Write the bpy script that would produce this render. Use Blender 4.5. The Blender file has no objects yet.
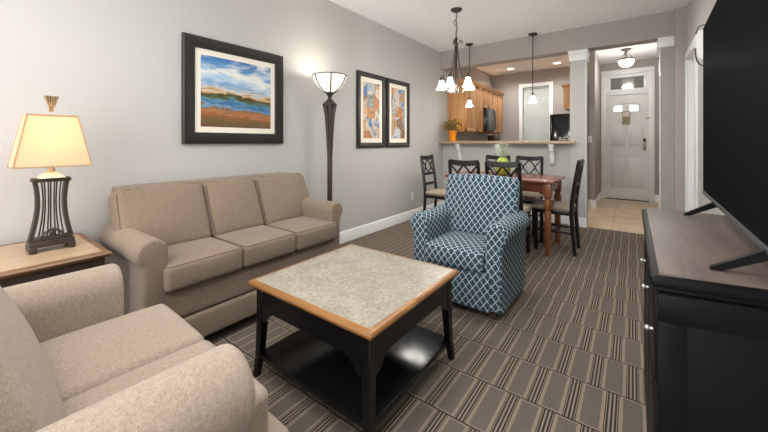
import bpy, bmesh, math, random
from mathutils import Vector, Matrix
random.seed(7)
PI = math.pi
SC = bpy.context.scene
COL = SC.collection

# ------------------------------------------------------------------ camera, world, light, exposure
cam_d = bpy.data.cameras.new('camera')
cam = bpy.data.objects.new('camera', cam_d)
COL.objects.link(cam)
cam.location = (2.592, 0.0, 1.12)
cam.rotation_euler = (PI / 2, 0, 0.64104)
cam_d.sensor_width = 36.0
cam_d.lens = 333.3 / 768 * 36.0
cam_d.shift_y = -(216 - 142.1) / 768
cam_d.clip_start = 0.02
SC.camera = cam

SC.view_settings.view_transform = 'Standard'
SC.view_settings.look = 'None'
SC.view_settings.gamma = 1.0
SC.view_settings.use_curve_mapping = False
SC.view_settings.exposure = 0.1

world = bpy.data.worlds.new('world')
SC.world = world
world.use_nodes = True
world.node_tree.nodes['Background'].inputs[0].default_value = (0.97, 0.985, 1.0, 1)
world.node_tree.nodes['Background'].inputs[1].default_value = .8


def area(name, loc, rot, sx, sy, power, col=(1, 1, 1), spread=PI):
    d = bpy.data.lights.new(name, 'AREA')
    d.shape = 'RECTANGLE'; d.size = sx; d.size_y = sy; d.energy = power; d.color = col; d.spread = spread
    o = bpy.data.objects.new(name, d); COL.objects.link(o)
    o.location = loc; o.rotation_euler = rot
    return o


def bulb(name, loc, power, col=(1, .9, .78), r=.04):
    d = bpy.data.lights.new(name, 'POINT')
    d.energy = power; d.color = col; d.shadow_soft_size = r
    o = bpy.data.objects.new(name, d); COL.objects.link(o); o.location = loc
    return o


def downlight(name, loc, power, col=(1, .93, .84), size=.12, angle=150):
    d = bpy.data.lights.new(name, 'SPOT')
    d.energy = power; d.color = col; d.spot_size = math.radians(angle); d.spot_blend = .7; d.shadow_soft_size = size
    o = bpy.data.objects.new(name, d); COL.objects.link(o); o.location = loc
    return o


# daylight through the wide glazed opening behind the camera (faces +y)
area('daylight_opening', (1.55, -1.36, 1.25), (PI / 2, 0, 0), 2.7, 2.1, 68, (.99, .995, 1.0))
# added fill: unseen soft lamp behind the camera, aimed up to brighten the ceiling
area('added_ceiling_fill', (1.6, -.75, 2.0), (PI, 0, 0), 1.6, 1.0, 52, (1, 1, 1))
# added unseen spots below the living room ceiling for fill, with no fittings
for lx, ly in ((1.5, .7), (2.3, .7), (1.5, 2.4), (2.3, 2.4), (2.3, 4.0)):
    downlight('added_living_fill', (lx, ly, 2.6), 35, (1, .992, .98), .15, 165)
for lx, ly in ((.551, 7.1), (1.419, 7.1), (.9, 6.0)):
    downlight('kitchen_downlight', (lx, ly, 2.6), 34, (1, .975, .94), .1, 160)

# ------------------------------------------------------------------ materials


def lin(c):
    return tuple(((v / 255) / 12.92 if v / 255 <= .04045 else ((v / 255 + .055) / 1.055) ** 2.4) for v in c) + (1,)


class NT:
    def __init__(self, name, rough=.6, metal=0.0, spec=.5):
        self.m = bpy.data.materials.new(name); self.m.use_nodes = True
        self.t = self.m.node_tree; self.b = self.t.nodes['Principled BSDF']
        self.b.inputs['Roughness'].default_value = rough
        self.b.inputs['Metallic'].default_value = metal
        self.b.inputs['Specular IOR Level'].default_value = spec

    def n(self, typ, **kw):
        nd = self.t.nodes.new(typ)
        for k, v in kw.items(): setattr(nd, k, v)
        return nd

    def link(self, a, b): self.t.links.new(a, b)

    def math(self, op, a, b=None, c=None):
        nd = self.n('ShaderNodeMath', operation=op)
        for i, v in enumerate((a, b, c)):
            if v is None: continue
            if isinstance(v, (int, float)): nd.inputs[i].default_value = v
            else: self.link(v, nd.inputs[i])
        return nd.outputs[0]

    def mix(self, f, a, b):
        nd = self.n('ShaderNodeMix', data_type='RGBA')
        for s, v in ((nd.inputs[0], f), (nd.inputs[6], a), (nd.inputs[7], b)):
            if isinstance(v, (int, float)): s.default_value = v
            elif isinstance(v, tuple): s.default_value = v
            else: self.link(v, s)
        return nd.outputs[2]

    def coords(self, kind='Object', scale=(1, 1, 1), rot=(0, 0, 0)):
        tc = self.n('ShaderNodeTexCoord'); mp = self.n('ShaderNodeMapping')
        mp.inputs['Scale'].default_value = scale; mp.inputs['Rotation'].default_value = rot
        self.link(tc.outputs[kind], mp.inputs[0])
        return mp.outputs[0]

    def noise(self, vec, scale, detail=3, rough=.5, dist=0):
        nd = self.n('ShaderNodeTexNoise')
        nd.inputs['Scale'].default_value = scale; nd.inputs['Detail'].default_value = detail
        nd.inputs['Roughness'].default_value = rough; nd.inputs['Distortion'].default_value = dist
        self.link(vec, nd.inputs['Vector'])
        return nd.outputs[0]

    def ramp(self, f, stops, interp='LINEAR'):
        nd = self.n('ShaderNodeValToRGB'); cr = nd.color_ramp; cr.interpolation = interp
        while len(cr.elements) < len(stops): cr.elements.new(.5)
        for e, (p, c) in zip(cr.elements, stops): e.position = p; e.color = lin(c)
        self.link(f, nd.inputs[0])
        return nd.outputs[0]

    def color(self, c):
        if isinstance(c, tuple): self.b.inputs['Base Color'].default_value = c
        else: self.link(c, self.b.inputs['Base Color'])

    def bump(self, h, strength=.3, dist=.002):
        nd = self.n('ShaderNodeBump'); nd.inputs['Strength'].default_value = strength
        nd.inputs['Distance'].default_value = dist
        self.link(h, nd.inputs['Height']); self.link(nd.outputs[0], self.b.inputs['Normal'])


def plain(name, c, rough=.5, metal=0, spec=.5, emit=None, estr=0):
    k = NT(name, rough, metal, spec); k.color(lin(c))
    if emit:
        k.b.inputs['Emission Color'].default_value = lin(emit); k.b.inputs['Emission Strength'].default_value = estr
    return k.m


def paint(name, c, rough=.75):
    k = NT(name, rough, spec=.3); v = k.coords()
    k.color(lin(c)); k.bump(k.noise(v, 180, 2), .06, .001)
    return k.m


def fabric(name, c1, c2):
    k = NT(name, .95, spec=.15); v = k.coords()
    a = k.noise(k.coords('Object', (800, 800, 170)), 1, 2); b = k.noise(k.coords('Object', (170, 800, 800)), 1, 2)
    w = k.math('ADD', k.math('MULTIPLY', a, .5), k.math('MULTIPLY', b, .5))
    g = k.math('ADD', k.math('MULTIPLY', w, .8), k.math('MULTIPLY', k.noise(v, 120, 4, .7), .34))
    k.color(k.ramp(g, [(.36, c1), (.72, c2)])); k.bump(w, .4, .0012)
    k.b.inputs['Sheen Weight'].default_value = .15
    return k.m


def wood(name, c1, c2, rough=.35, axis='X', scale=1.0, spec=.5):
    k = NT(name, rough, spec=spec)
    s = {'X': (2, 22, 22), 'Y': (22, 2, 22), 'Z': (22, 22, 2)}[axis]
    v = k.coords('Object', tuple(x * scale for x in s))
    g = k.noise(v, 1, 5, .6, .6)
    k.color(k.ramp(g, [(.3, c1), (.7, c2)])); k.bump(g, .08, .001)
    return k.m


M = {}
M['wall'] = paint('wall_paint', (188, 186, 182))
M['accent'] = paint('accent_paint', (168, 161, 155))
M['ceil'] = paint('ceiling_paint', (240, 240, 240))
M['white'] = plain('white_trim_paint', (236, 237, 236), .35)
M['door'] = plain('white_door_paint', (226, 225, 221), .4)
M['sofa'] = fabric('taupe_linen', (88, 76, 64), (154, 136, 117))
M['love'] = fabric('beige_linen', (112, 99, 86), (180, 163, 146))
M['black'] = plain('black_lacquer', (17, 17, 19), .2, 0, .35)
M['blackwood'] = plain('black_chair_wood', (20, 18, 18), .3)
M['bronze'] = plain('dark_bronze', (60, 50, 43), .5, .2)
M['pipe'] = plain('brown_piping_cord', (92, 79, 67), .9, 0, .1)
M['darkwood'] = wood('espresso_wood', (44, 33, 28), (66, 50, 42), .45, 'Z')
M['orange'] = wood('honey_wood_edge', (128, 84, 42), (168, 120, 66), .3, 'X')
M['cabx'] = wood('honey_oak', (164, 112, 66), (204, 152, 98), .4, 'Z')
M['table'] = wood('cherry_wood', (92, 48, 26), (138, 78, 46), .22, 'X')
M['tablez'] = wood('cherry_wood_legs', (104, 56, 30), (146, 86, 50), .3, 'Z')
M['dtop'] = wood('grey_brown_top', (84, 72, 66), (108, 94, 86), .4, 'Y', 1.2, .3)
M['oak_edge'] = wood('walnut_edge', (96, 66, 42), (136, 98, 64), .35, 'Y')
M['etop'] = wood('pale_oak_top', (158, 134, 108), (188, 164, 134), .35, 'Y', 1.0)
M['chrome'] = plain('brushed_steel', (198, 196, 192), .3, .7)
M['nickel'] = plain('satin_nickel', (178, 170, 156), .4, .35)
M['tvframe'] = plain('tv_black_plastic', (11, 11, 12), .5, 0, .12)
def m_screen():
    k = NT('matte_tv_screen', .5)
    d = k.n('ShaderNodeBsdfDiffuse'); d.inputs[0].default_value = lin((24, 24, 25))
    g = k.n('ShaderNodeBsdfGlossy'); g.inputs[0].default_value = (.1, .1, .1, 1); g.inputs['Roughness'].default_value = .35
    mx = k.n('ShaderNodeMixShader'); mx.inputs[0].default_value = .12
    k.link(d.outputs[0], mx.inputs[1]); k.link(g.outputs[0], mx.inputs[2])
    out = [n for n in k.t.nodes if n.type == 'OUTPUT_MATERIAL'][0]; k.link(mx.outputs[0], out.inputs[0])
    return k.m


M['screen'] = m_screen()
M['tvedge'] = plain('tv_grey_edge', (92, 92, 94), .35, .6)
M['seatfab'] = fabric('tan_seat_fabric', (128, 114, 98), (166, 152, 134))
M['mat'] = plain('cream_mat_board', (236, 229, 214), .8)
M['glow'] = plain('lit_frosted_glass', (250, 248, 240), .5, 0, .3, (255, 247, 236), 11.0)
M['glowhall'] = plain('lit_bowl_glass', (250, 248, 240), .5, 0, .3, (255, 244, 226), 3.0)
M['glowdisc'] = plain('downlight_lens', (250, 248, 240), .5, 0, .3, (255, 242, 222), 9.0)
M['bowl'] = plain('floor_lamp_bowl_glass', (246, 240, 226), .4, 0, .3, (255, 246, 226), .75)
M['lite'] = plain('door_lite_glass', (240, 244, 245), .2, 0, .5, (245, 250, 255), 1.1)
M['transglass'] = plain('transom_glass', (128, 130, 124), .08, 0, .7)
M['fridge'] = plain('black_appliance', (22, 22, 24), .12)
M['micro'] = plain('microwave_black', (26, 22, 24), .15)
M['microglass'] = plain('microwave_glass', (60, 66, 66), .06, 0, .8)
M['pot'] = plain('orange_glaze', (236, 142, 22), .35)
M['soil'] = plain('soil', (50, 36, 26), .9)
M['leafdark'] = plain('dark_leaf', (92, 98, 48), .6)
M['leafrust'] = plain('rust_petal', (176, 96, 40), .7)
M['petal'] = plain('yellow_petal', (226, 178, 62), .7)
M['pineleaf'] = plain('grey_green_leaf', (184, 196, 172), .55)
M['blind'] = plain('white_blind_slats', (188, 192, 186), .6)
M['plate'] = plain('white_plastic', (232, 231, 226), .4)
M['card'] = plain('tan_card', (150, 138, 108), .6)
M['cardw'] = plain('pale_card', (226, 214, 204), .6)
M['brownap'] = plain('dark_brown_plastic', (58, 36, 30), .3)
M['ivory'] = plain('cream_ceramic', (232, 222, 204), .4)
M['dresser'] = plain('dresser_black', (13, 13, 14), .42, 0, .14)


def m_shade():
    k = NT('lamp_shade_linen', .9, spec=.1)
    k.color(lin((228, 204, 172)))
    k.b.inputs['Transmission Weight'].default_value = 0
    t = k.n('ShaderNodeBsdfTranslucent'); t.inputs[0].default_value = lin((255, 226, 190))
    mx = k.n('ShaderNodeMixShader'); mx.inputs[0].default_value = .36
    k.link(k.b.outputs[0], mx.inputs[1]); k.link(t.outputs[0], mx.inputs[2])
    out = [n for n in k.t.nodes if n.type == 'OUTPUT_MATERIAL'][0]
    k.link(mx.outputs[0], out.inputs[0])
    return k.m


M['shade'] = m_shade()


def m_carpet():
    k = NT('patterned_carpet', .95, spec=.1)
    tc = k.n('ShaderNodeTexCoord'); sp = k.n('ShaderNodeSeparateXYZ'); k.link(tc.outputs['Object'], sp.inputs[0])
    X, Y = sp.outputs[0], sp.outputs[1]
    yr = k.math('DIVIDE', k.math('SUBTRACT', Y, 1.53 - .275 * 20), .275)
    row = k.math('FLOOR', yr); fy = k.math('FRACT', yr)
    xs = k.math('ADD', k.math('DIVIDE', k.math('SUBTRACT', X, 2.172 - .14 * 60), .14), k.math('MULTIPLY', row, .5))
    fx = k.math('ABSOLUTE', k.math('SUBTRACT', k.math('FRACT', k.math('ADD', xs, .5)), .5))
    grain = k.noise(tc.outputs['Object'], 210, 3, .8)
    plainc = k.ramp(grain, [(.36, (76, 69, 62)), (.64, (124, 114, 103))])
    beige = k.ramp(grain, [(.3, (122, 109, 93)), (.7, (158, 143, 125))])
    gap = k.ramp(grain, [(.3, (126, 113, 97)), (.7, (162, 147, 128))])
    dark = k.ramp(grain, [(.3, (36, 33, 31)), (.7, (58, 53, 49))])
    inx = k.math('LESS_THAN', fx, .235)
    iny = k.math('LESS_THAN', k.math('ABSOLUTE', k.math('SUBTRACT', fy, .5)), .462)
    block = k.math('MULTIPLY', inx, iny)
    inb = k.math('LESS_THAN', fx, .335)
    l1 = k.math('LESS_THAN', k.math('ABSOLUTE', k.math('SUBTRACT', fx, .40)), .026)
    l2 = k.math('GREATER_THAN', fx, .472)
    l3 = k.math('LESS_THAN', k.math('ABSOLUTE', k.math('SUBTRACT', fx, .342)), .012)
    stripes = k.math('MAXIMUM', k.math('MAXIMUM', l1, l2), l3)
    edge = k.math('GREATER_THAN', k.math('ABSOLUTE', k.math('SUBTRACT', fy, .5)), .486)
    c = k.mix(inb, gap, beige)
    c = k.mix(block, c, plainc)
    c = k.mix(k.math('MAXIMUM', stripes, edge), c, dark)
    big = k.noise(tc.outputs['Object'], 1.6, 2)
    c = k.mix(k.math('MULTIPLY', big, .25), c, lin((92, 84, 76)))
    k.color(c); k.bump(grain, .5, .003)
    return k.m


def m_trellis():
    k = NT('teal_trellis_fabric', .9, spec=.15)
    tc = k.n('ShaderNodeTexCoord'); sp = k.n('ShaderNodeSeparateXYZ'); k.link(tc.outputs['UV'], sp.inputs[0])
    u = k.math('DIVIDE', sp.outputs[0], .047); v = k.math('DIVIDE', sp.outputs[1], .061)
    a = k.math('ADD', u, v); b = k.math('SUBTRACT', u, v)
    wob = lambda p, q: k.math('ADD', p, k.math('MULTIPLY', k.math('SINE', k.math('MULTIPLY', q, 4 * PI)), .022))
    d = lambda p: k.math('ABSOLUTE', k.math('SUBTRACT', k.math('FRACT', p), .5))
    da, db = d(wob(a, b)), d(wob(b, a))
    line = k.math('GREATER_THAN', k.math('MAXIMUM', da, db), .443)
    node = k.math('GREATER_THAN', k.math('MINIMUM', da, db), .40)
    line2 = k.math('MULTIPLY', line, k.math('SUBTRACT', 1.0, k.math('MULTIPLY', node, .0)))
    gr = k.noise(k.coords(), 400, 2)
    teal = k.ramp(gr, [(.3, (38, 60, 72)), (.7, (64, 90, 104))])
    whit = k.ramp(gr, [(.3, (176, 188, 192)), (.7, (218, 226, 228))])
    k.color(k.mix(line2, teal, whit)); k.bump(gr, .3, .0015)
    return k.m


def m_tabletop():
    k = NT('mottled_stone_inset', .3, spec=.5); v = k.coords()
    a = k.noise(v, 55, 5, .7); b = k.noise(v, 9, 3)
    g = k.math('ADD', k.math('MULTIPLY', a, .75), k.math('MULTIPLY', b, .25))
    k.color(k.ramp(g, [(.35, (130, 122, 107)), (.5, (158, 151, 136)), (.66, (182, 175, 160))]))
    return k.m


def m_granite():
    k = NT('tan_granite', .2); v = k.coords()
    k.color(k.ramp(k.noise(v, 70, 5, .7), [(.32, (98, 78, 60)), (.5, (170, 146, 116)), (.68, (204, 184, 154))]))
    return k.m


def m_tile():
    k = NT('cream_floor_tile', .3); tc = k.n('ShaderNodeTexCoord')
    sp = k.n('ShaderNodeSeparateXYZ'); k.link(tc.outputs['Object'], sp.inputs[0])
    e = lambda s, o: k.math('LESS_THAN', k.math('ABSOLUTE', k.math('SUBTRACT', k.math('FRACT', k.math('DIVIDE', k.math('ADD', s, o), .46)), .5)), .009)
    g = k.math('MAXIMUM', e(sp.outputs[0], 10 * .46 - 2.372 + .23), e(sp.outputs[1], .1))
    base = k.ramp(k.noise(tc.outputs['Object'], 5, 4, .6), [(.3, (204, 178, 142)), (.7, (226, 204, 172))])
    k.color(k.mix(g, base, lin((168, 144, 114))))
    return k.m


def m_landscape():
    k = NT('landscape_painting', .5, spec=.3); tc = k.n('ShaderNodeTexCoord')
    sp = k.n('ShaderNodeSeparateXYZ'); k.link(tc.outputs['UV'], sp.inputs[0])
    mp = k.n('ShaderNodeMapping'); mp.inputs['Scale'].default_value = (2.6, 11, 1); k.link(tc.outputs['UV'], mp.inputs[0])
    n1 = k.noise(mp.outputs[0], 1.5, 5, .6, .8)
    v = k.math('ADD', sp.outputs[1], k.math('MULTIPLY', k.math('SUBTRACT', n1, .5), .30))
    v = k.math('ADD', v, k.math('MULTIPLY', k.math('SUBTRACT', sp.outputs[0], .5), .06))
    base = k.ramp(v, [(0, (104, 76, 46)), (.07, (106, 92, 60)), (.14, (138, 84, 50)), (.2, (176, 118, 76)), (.25, (120, 92, 66)), (.28, (120, 156, 182)), (.33, (48, 98, 148)),
                      (.37, (92, 140, 160)), (.41, (78, 92, 50)), (.45, (58, 38, 30)), (.49, (186, 146, 92)), (.52, (200, 190, 176)), (.6, (116, 158, 196)),
                      (.70, (176, 200, 218)), (.82, (112, 158, 200)), (1, (52, 110, 172))])
    mp2 = k.n('ShaderNodeMapping'); mp2.inputs['Scale'].default_value = (1.6, 4.2, 1); mp2.inputs['Location'].default_value = (3, 1, 0)
    k.link(tc.outputs['UV'], mp2.inputs[0])
    cl = k.noise(mp2.outputs[0], 1.3, 4, .6, .4)
    sky = k.math('GREATER_THAN', v, .54)
    f = k.math('MULTIPLY', sky, k.ramp(cl, [(.46, (0, 0, 0)), (.62, (255, 255, 255))]))
    k.color(k.mix(f, base, lin((226, 226, 220))))
    return k.m


def m_abstract(name, seed, pal):
    k = NT(name, .5, spec=.3); tc = k.n('ShaderNodeTexCoord')
    mp = k.n('ShaderNodeMapping'); mp.inputs['Scale'].default_value = (3.0, 5.5, 1); mp.inputs['Location'].default_value = (seed, seed * .7, 0)
    k.link(tc.outputs['UV'], mp.inputs[0])
    vo = k.n('ShaderNodeTexVoronoi', distance='CHEBYCHEV'); vo.inputs['Scale'].default_value = 1.0
    vo.inputs['Randomness'].default_value = .85; k.link(mp.outputs[0], vo.inputs['Vector'])
    sp = k.n('ShaderNodeSeparateColor'); k.link(vo.outputs['Color'], sp.inputs[0])
    n = k.noise(mp.outputs[0], 2.5, 4, .6)
    g = k.math('ADD', sp.outputs[0], k.math('MULTIPLY', k.math('SUBTRACT', n, .5), .5))
    k.color(k.ramp(g, [(i / (len(pal) - 1) * .9 + .05, c) for i, c in enumerate(pal)]))
    return k.m


def m_pineapple():
    k = NT('green_pineapple_skin', .5); v = k.coords('Object', (1, 1, 1))
    vo = k.n('ShaderNodeTexVoronoi'); vo.inputs['Scale'].default_value = 42; k.link(v, vo.inputs['Vector'])
    k.color(k.ramp(vo.outputs['Distance'], [(.1, (198, 206, 92)), (.6, (140, 158, 44)), (.9, (104, 116, 40))]))
    k.bump(vo.outputs['Distance'], .6, .006)
    return k.m


def m_frame():
    k = NT('distressed_black_frame', .45); v = k.coords()
    k.color(k.ramp(k.noise(v, 38, 5, .7), [(.45, (24, 20, 18)), (.66, (38, 30, 25)), (.78, (92, 70, 44))]))
    k.bump(k.noise(v, 60, 3), .25, .002)
    return k.m


M['carpet'] = m_carpet(); M['trellis'] = m_trellis(); M['stone'] = m_tabletop(); M['granite'] = m_granite()
M['tile'] = m_tile(); M['landscape'] = m_landscape(); M['pine'] = m_pineapple(); M['frame'] = m_frame()
M['abs1'] = m_abstract('abstract_painting_one', 1.3, [(150, 100, 62), (196, 160, 120), (210, 205, 190), (54, 100, 158), (176, 186, 188), (124, 122, 118), (186, 128, 80)])
M['abs2'] = m_abstract('abstract_painting_two', 5.1, [(186, 122, 74), (206, 196, 176), (60, 102, 160), (196, 202, 198), (140, 140, 132), (180, 146, 112), (96, 80, 70)])

# ------------------------------------------------------------------ mesh helpers


class MB:
    def __init__(self):
        self.bm = bmesh.new(); self.uv = self.bm.loops.layers.uv.new('UVMap')

    def _merge(self, tmp, mtx=None):
        if mtx is not None: bmesh.ops.transform(tmp, matrix=mtx, verts=tmp.verts)
        me = bpy.data.meshes.new('t'); tmp.to_mesh(me); tmp.free()
        self.bm.from_mesh(me); bpy.data.meshes.remove(me)
        return self

    def box(self, lo, hi, bev=0.0, seg=2, mtx=None):
        t = bmesh.new(); t.loops.layers.uv.new('UVMap')
        bmesh.ops.create_cube(t, size=1)
        lo, hi = Vector(lo), Vector(hi)
        for v in t.verts:
            v.co = Vector([(lo[i] + hi[i]) / 2 + v.co[i] * (hi[i] - lo[i]) for i in range(3)])
        if bev > 0:
            bmesh.ops.bevel(t, geom=t.edges[:], offset=bev, segments=seg, profile=.5, affect='EDGES')
        return self._merge(t, mtx)

    def rbox(self, c, size, r, n=5, arc=4, puff=(0, 0, 0), mtx=None, fn=None):
        """soft rounded block; puff swells each pair of faces"""
        h = [s / 2 for s in size]; r = min(r, min(h) * .999)
        ax = []
        for i in range(3):
            k = h[i] - r
            a = [r * math.tan(PI / 4 * j / arc) for j in range(arc, 0, -1)]
            core = [-k + 2 * k * j / n for j in range(n + 1)]
            ax.append([-k - d for d in a] + core + [k + d for d in reversed(a)])
        t = bmesh.new(); t.loops.layers.uv.new('UVMap'); cache = {}

        def vert(p):
            key = tuple(round(x, 6) for x in p)
            if key in cache: return cache[key]
            inner = Vector([max(-(h[i] - r), min(h[i] - r, p[i])) for i in range(3)])
            d = Vector(p) - inner
            if d.length > 1e-9: d = d.normalized() * r
            q = inner + d; f = [q[i] / h[i] for i in range(3)]; o = q.copy()
            for i in range(3):
                j, l = (i + 1) % 3, (i + 2) % 3
                o[i] += puff[i] * f[i] * max(0, 1 - f[j] ** 2) * max(0, 1 - f[l] ** 2)
            if fn: o = fn(o, f)
            cache[key] = t.verts.new(o + Vector(c)); return cache[key]
        for i in range(3):
            j, l = (i + 1) % 3, (i + 2) % 3
            for s in (-1, 1):
                for a in range(len(ax[j]) - 1):
                    for b in range(len(ax[l]) - 1):
                        vs = []
                        for (x, y) in ((a, b), (a + 1, b), (a + 1, b + 1), (a, b + 1)):
                            p = [0, 0, 0]; p[i] = s * h[i]; p[j] = ax[j][x]; p[l] = ax[l][y]; vs.append(vert(p))
                        if s < 0: vs.reverse()
                        try: t.faces.new(vs)
                        except ValueError: pass
        return self._merge(t, mtx)

    def prism(self, prof, d0, d1, axis='y', bev=0.0, cap=True, uvs=False, mtx=None, seg=2):
        """2-D outline (a,b) swept along an axis: y -> (a, d, b); x -> (d, a, b); z -> (a, b, d)"""
        t = bmesh.new(); uv = t.loops.layers.uv.new('UVMap')
        f3 = {'y': lambda a, b, d: (a, d, b), 'x': lambda a, b, d: (d, a, b), 'z': lambda a, b, d: (a, b, d)}[axis]
        A = [t.verts.new(f3(a, b, d0)) for a, b in prof]; B = [t.verts.new(f3(a, b, d1)) for a, b in prof]
        n = len(prof); arc = [0]
        for i in range(n): arc.append(arc[-1] + math.dist(prof[i], prof[(i + 1) % n]))
        for i in range(n):
            j = (i + 1) % n
            f = t.faces.new((A[i], A[j], B[j], B[i]))
            for lp, (x, y) in zip(f.loops, ((arc[i], d0), (arc[i + 1], d0), (arc[i + 1], d1), (arc[i], d1))): lp[uv].uv = (x, y)
        if cap:
            for L in (A, B[::-1]):
                f = t.faces.new(L)
                for lp in f.loops:
                    co = lp.vert.co
                    lp[uv].uv = {'y': (co.x, co.z), 'x': (co.y, co.z), 'z': (co.x, co.y)}[axis]
        bmesh.ops.recalc_face_normals(t, faces=t.faces[:])
        if bev > 0:
            es = [e for e in t.edges if len(e.link_faces) == 2 and any(len(f.verts) != 4 for f in e.link_faces) or (n == 4 and bev > 0)]
            bmesh.ops.bevel(t, geom=es, offset=bev, segments=seg, profile=.5, affect='EDGES')
        return self._merge(t, mtx)

    def tube(self, path, r, n=8, closed=False, cap=True, flat=1.0):
        path = [Vector(p) for p in path]; N = len(path)
        rs = r if isinstance(r, (list, tuple)) else [r] * N
        t = bmesh.new(); t.loops.layers.uv.new('UVMap'); rings = []
        prev = None
        for i in range(N):
            if closed: tan = path[(i + 1) % N] - path[i - 1]
            else: tan = path[min(i + 1, N - 1)] - path[max(i - 1, 0)]
            tan = tan.normalized() if tan.length > 1e-9 else Vector((0, 0, 1))
            if prev is None:
                ref = Vector((0, 0, 1)) if abs(tan.z) < .9 else Vector((1, 0, 0))
                nx = tan.cross(ref).normalized()
            else:
                nx = (prev - tan * prev.dot(tan)).normalized()
            prev = nx; ny = tan.cross(nx)
            rings.append([t.verts.new(path[i] + (nx * math.cos(2 * PI * k / n) + ny * math.sin(2 * PI * k / n) * flat) * rs[i]) for k in range(n)])
        for i in range(N if closed else N - 1):
            a, b = rings[i], rings[(i + 1) % N]
            for k in range(n): t.faces.new((a[k], a[(k + 1) % n], b[(k + 1) % n], b[k]))
        if cap and not closed:
            t.faces.new(rings[0][::-1]); t.faces.new(rings[-1])
        bmesh.ops.recalc_face_normals(t, faces=t.faces[:])
        return self._merge(t)

    def lathe(self, prof, n=24, c=(0, 0, 0), mtx=None, square=False):
        t = bmesh.new(); t.loops.layers.uv.new('UVMap'); rings = []
        for r, z in prof:
            if r < 1e-6: rings.append([t.verts.new((c[0], c[1], c[2] + z))])
            else:
                ring = []
                for k in range(n):
                    a = 2 * PI * (k + (.5 if square else 0)) / n
                    ring.append(t.verts.new((c[0] + r * math.cos(a), c[1] + r * math.sin(a), c[2] + z)))
                rings.append(ring)
        for a, b in zip(rings, rings[1:]):
            for k in range(n):
                q = (k + 1) % n
                if len(a) == 1 and len(b) == 1: continue
                if len(a) == 1: t.faces.new((a[0], b[q], b[k]))
                elif len(b) == 1: t.faces.new((a[k], a[q], b[0]))
                else: t.faces.new((a[k], a[q], b[q], b[k]))
        bmesh.ops.recalc_face_normals(t, faces=t.faces[:])
        return self._merge(t, mtx)

    def ball(self, c, r, sq=(1, 1, 1), u=16, v=10, mtx=None):
        t = bmesh.new(); t.loops.layers.uv.new('UVMap')
        bmesh.ops.create_uvsphere(t, u_segments=u, v_segments=v, radius=r)
        for w in t.verts: w.co = Vector((w.co.x * sq[0] + c[0], w.co.y * sq[1] + c[1], w.co.z * sq[2] + c[2]))
        return self._merge(t, mtx)

    def quad(self, pts):
        t = bmesh.new(); uv = t.loops.layers.uv.new('UVMap')
        f = t.faces.new([t.verts.new(p) for p in pts])
        for lp, q in zip(f.loops, ((0, 0), (1, 0), (1, 1), (0, 1))): lp[uv].uv = q
        return self._merge(t)

    def build(self, name, mat, parent=None, smooth=38, boxuv=False):
        bm = self.bm
        if boxuv:
            for f in bm.faces:
                if any(lp[self.uv].uv.length > 1e-9 for lp in f.loops): continue
                n = f.normal; i = max(range(3), key=lambda q: abs(n[q]))
                for lp in f.loops:
                    co = lp.vert.co
                    lp[self.uv].uv = ((co.y, co.z), (co.x, co.z), (co.x, co.y))[i]
        bm.normal_update()
        for f in bm.faces: f.smooth = True
        lim = math.radians(smooth)
        for e in bm.edges:
            e.smooth = not (len(e.link_faces) == 2 and e.calc_face_angle(0) > lim)
        me = bpy.data.meshes.new(name); bm.to_mesh(me); bm.free()
        me.materials.append(mat)
        o = bpy.data.objects.new(name, me); COL.objects.link(o)
        if parent: o.parent = parent
        return o


def tag(o, label, cat, group=None):
    o['label'] = label; o['category'] = cat
    if group: o['group'] = group
    return o


def thing(name, label, cat, loc=(0, 0, 0), rz=0.0, group=None):
    o = bpy.data.objects.new(name, None); COL.objects.link(o); o.empty_display_size = .1
    o.location = loc; o.rotation_euler = (0, 0, rz)
    return tag(o, label, cat, group)


def struct(mb, name, mat, parent=None, smooth=38):
    o = mb.build(name, mat, parent, smooth)
    if parent is None: o['kind'] = 'structure'
    return o


def kids(o): return [c for c in bpy.data.objects if c.parent == o]


def copy_thing(o, label, loc, rz=0.0):
    def rec(s, p):
        c = s.copy(); COL.objects.link(c)
        if p is not None: c.parent = p
        for ch in kids(s): rec(ch, c)
        return c
    src = [o]
    r = o.copy(); COL.objects.link(r)
    for ch in list(kids(o)): rec(ch, r)
    r.location = loc; r.rotation_euler = (0, 0, rz); r['label'] = label
    return r


def bez(p0, p1, p2, p3, n=10):
    out = []
    for i in range(n + 1):
        t = i / n; s = 1 - t
        out.append(tuple(s ** 3 * a + 3 * s * s * t * b + 3 * s * t * t * c + t ** 3 * d for a, b, c, d in zip(p0, p1, p2, p3)))
    return out


def piping_loop(c, size, r, plane, off, arc=5, mtx=None):
    """closed path round a rounded block, at the 45 degree line of its face edge. plane: axis index, off sign"""
    h = [s / 2 for s in size]; k = r * .72
    i = plane; j, l = (i + 1) % 3, (i + 2) % 3
    hj, hl = h[j] - r + k, h[l] - r + k; cr = r
    pts = []
    for (sj, sl, a0) in ((1, 1, 0), (-1, 1, 90), (-1, -1, 180), (1, -1, 270)):
        for q in range(arc + 1):
            a = math.radians(a0 + 90 * q / arc)
            p = [0, 0, 0]; p[i] = off * (h[i] - r + k)
            p[j] = sj * (hj - cr) + cr * math.cos(a); p[l] = sl * (hl - cr) + cr * math.sin(a)
            v = Vector(p) + Vector(c)
            pts.append(mtx @ v if mtx is not None else v)
    return pts


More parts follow.
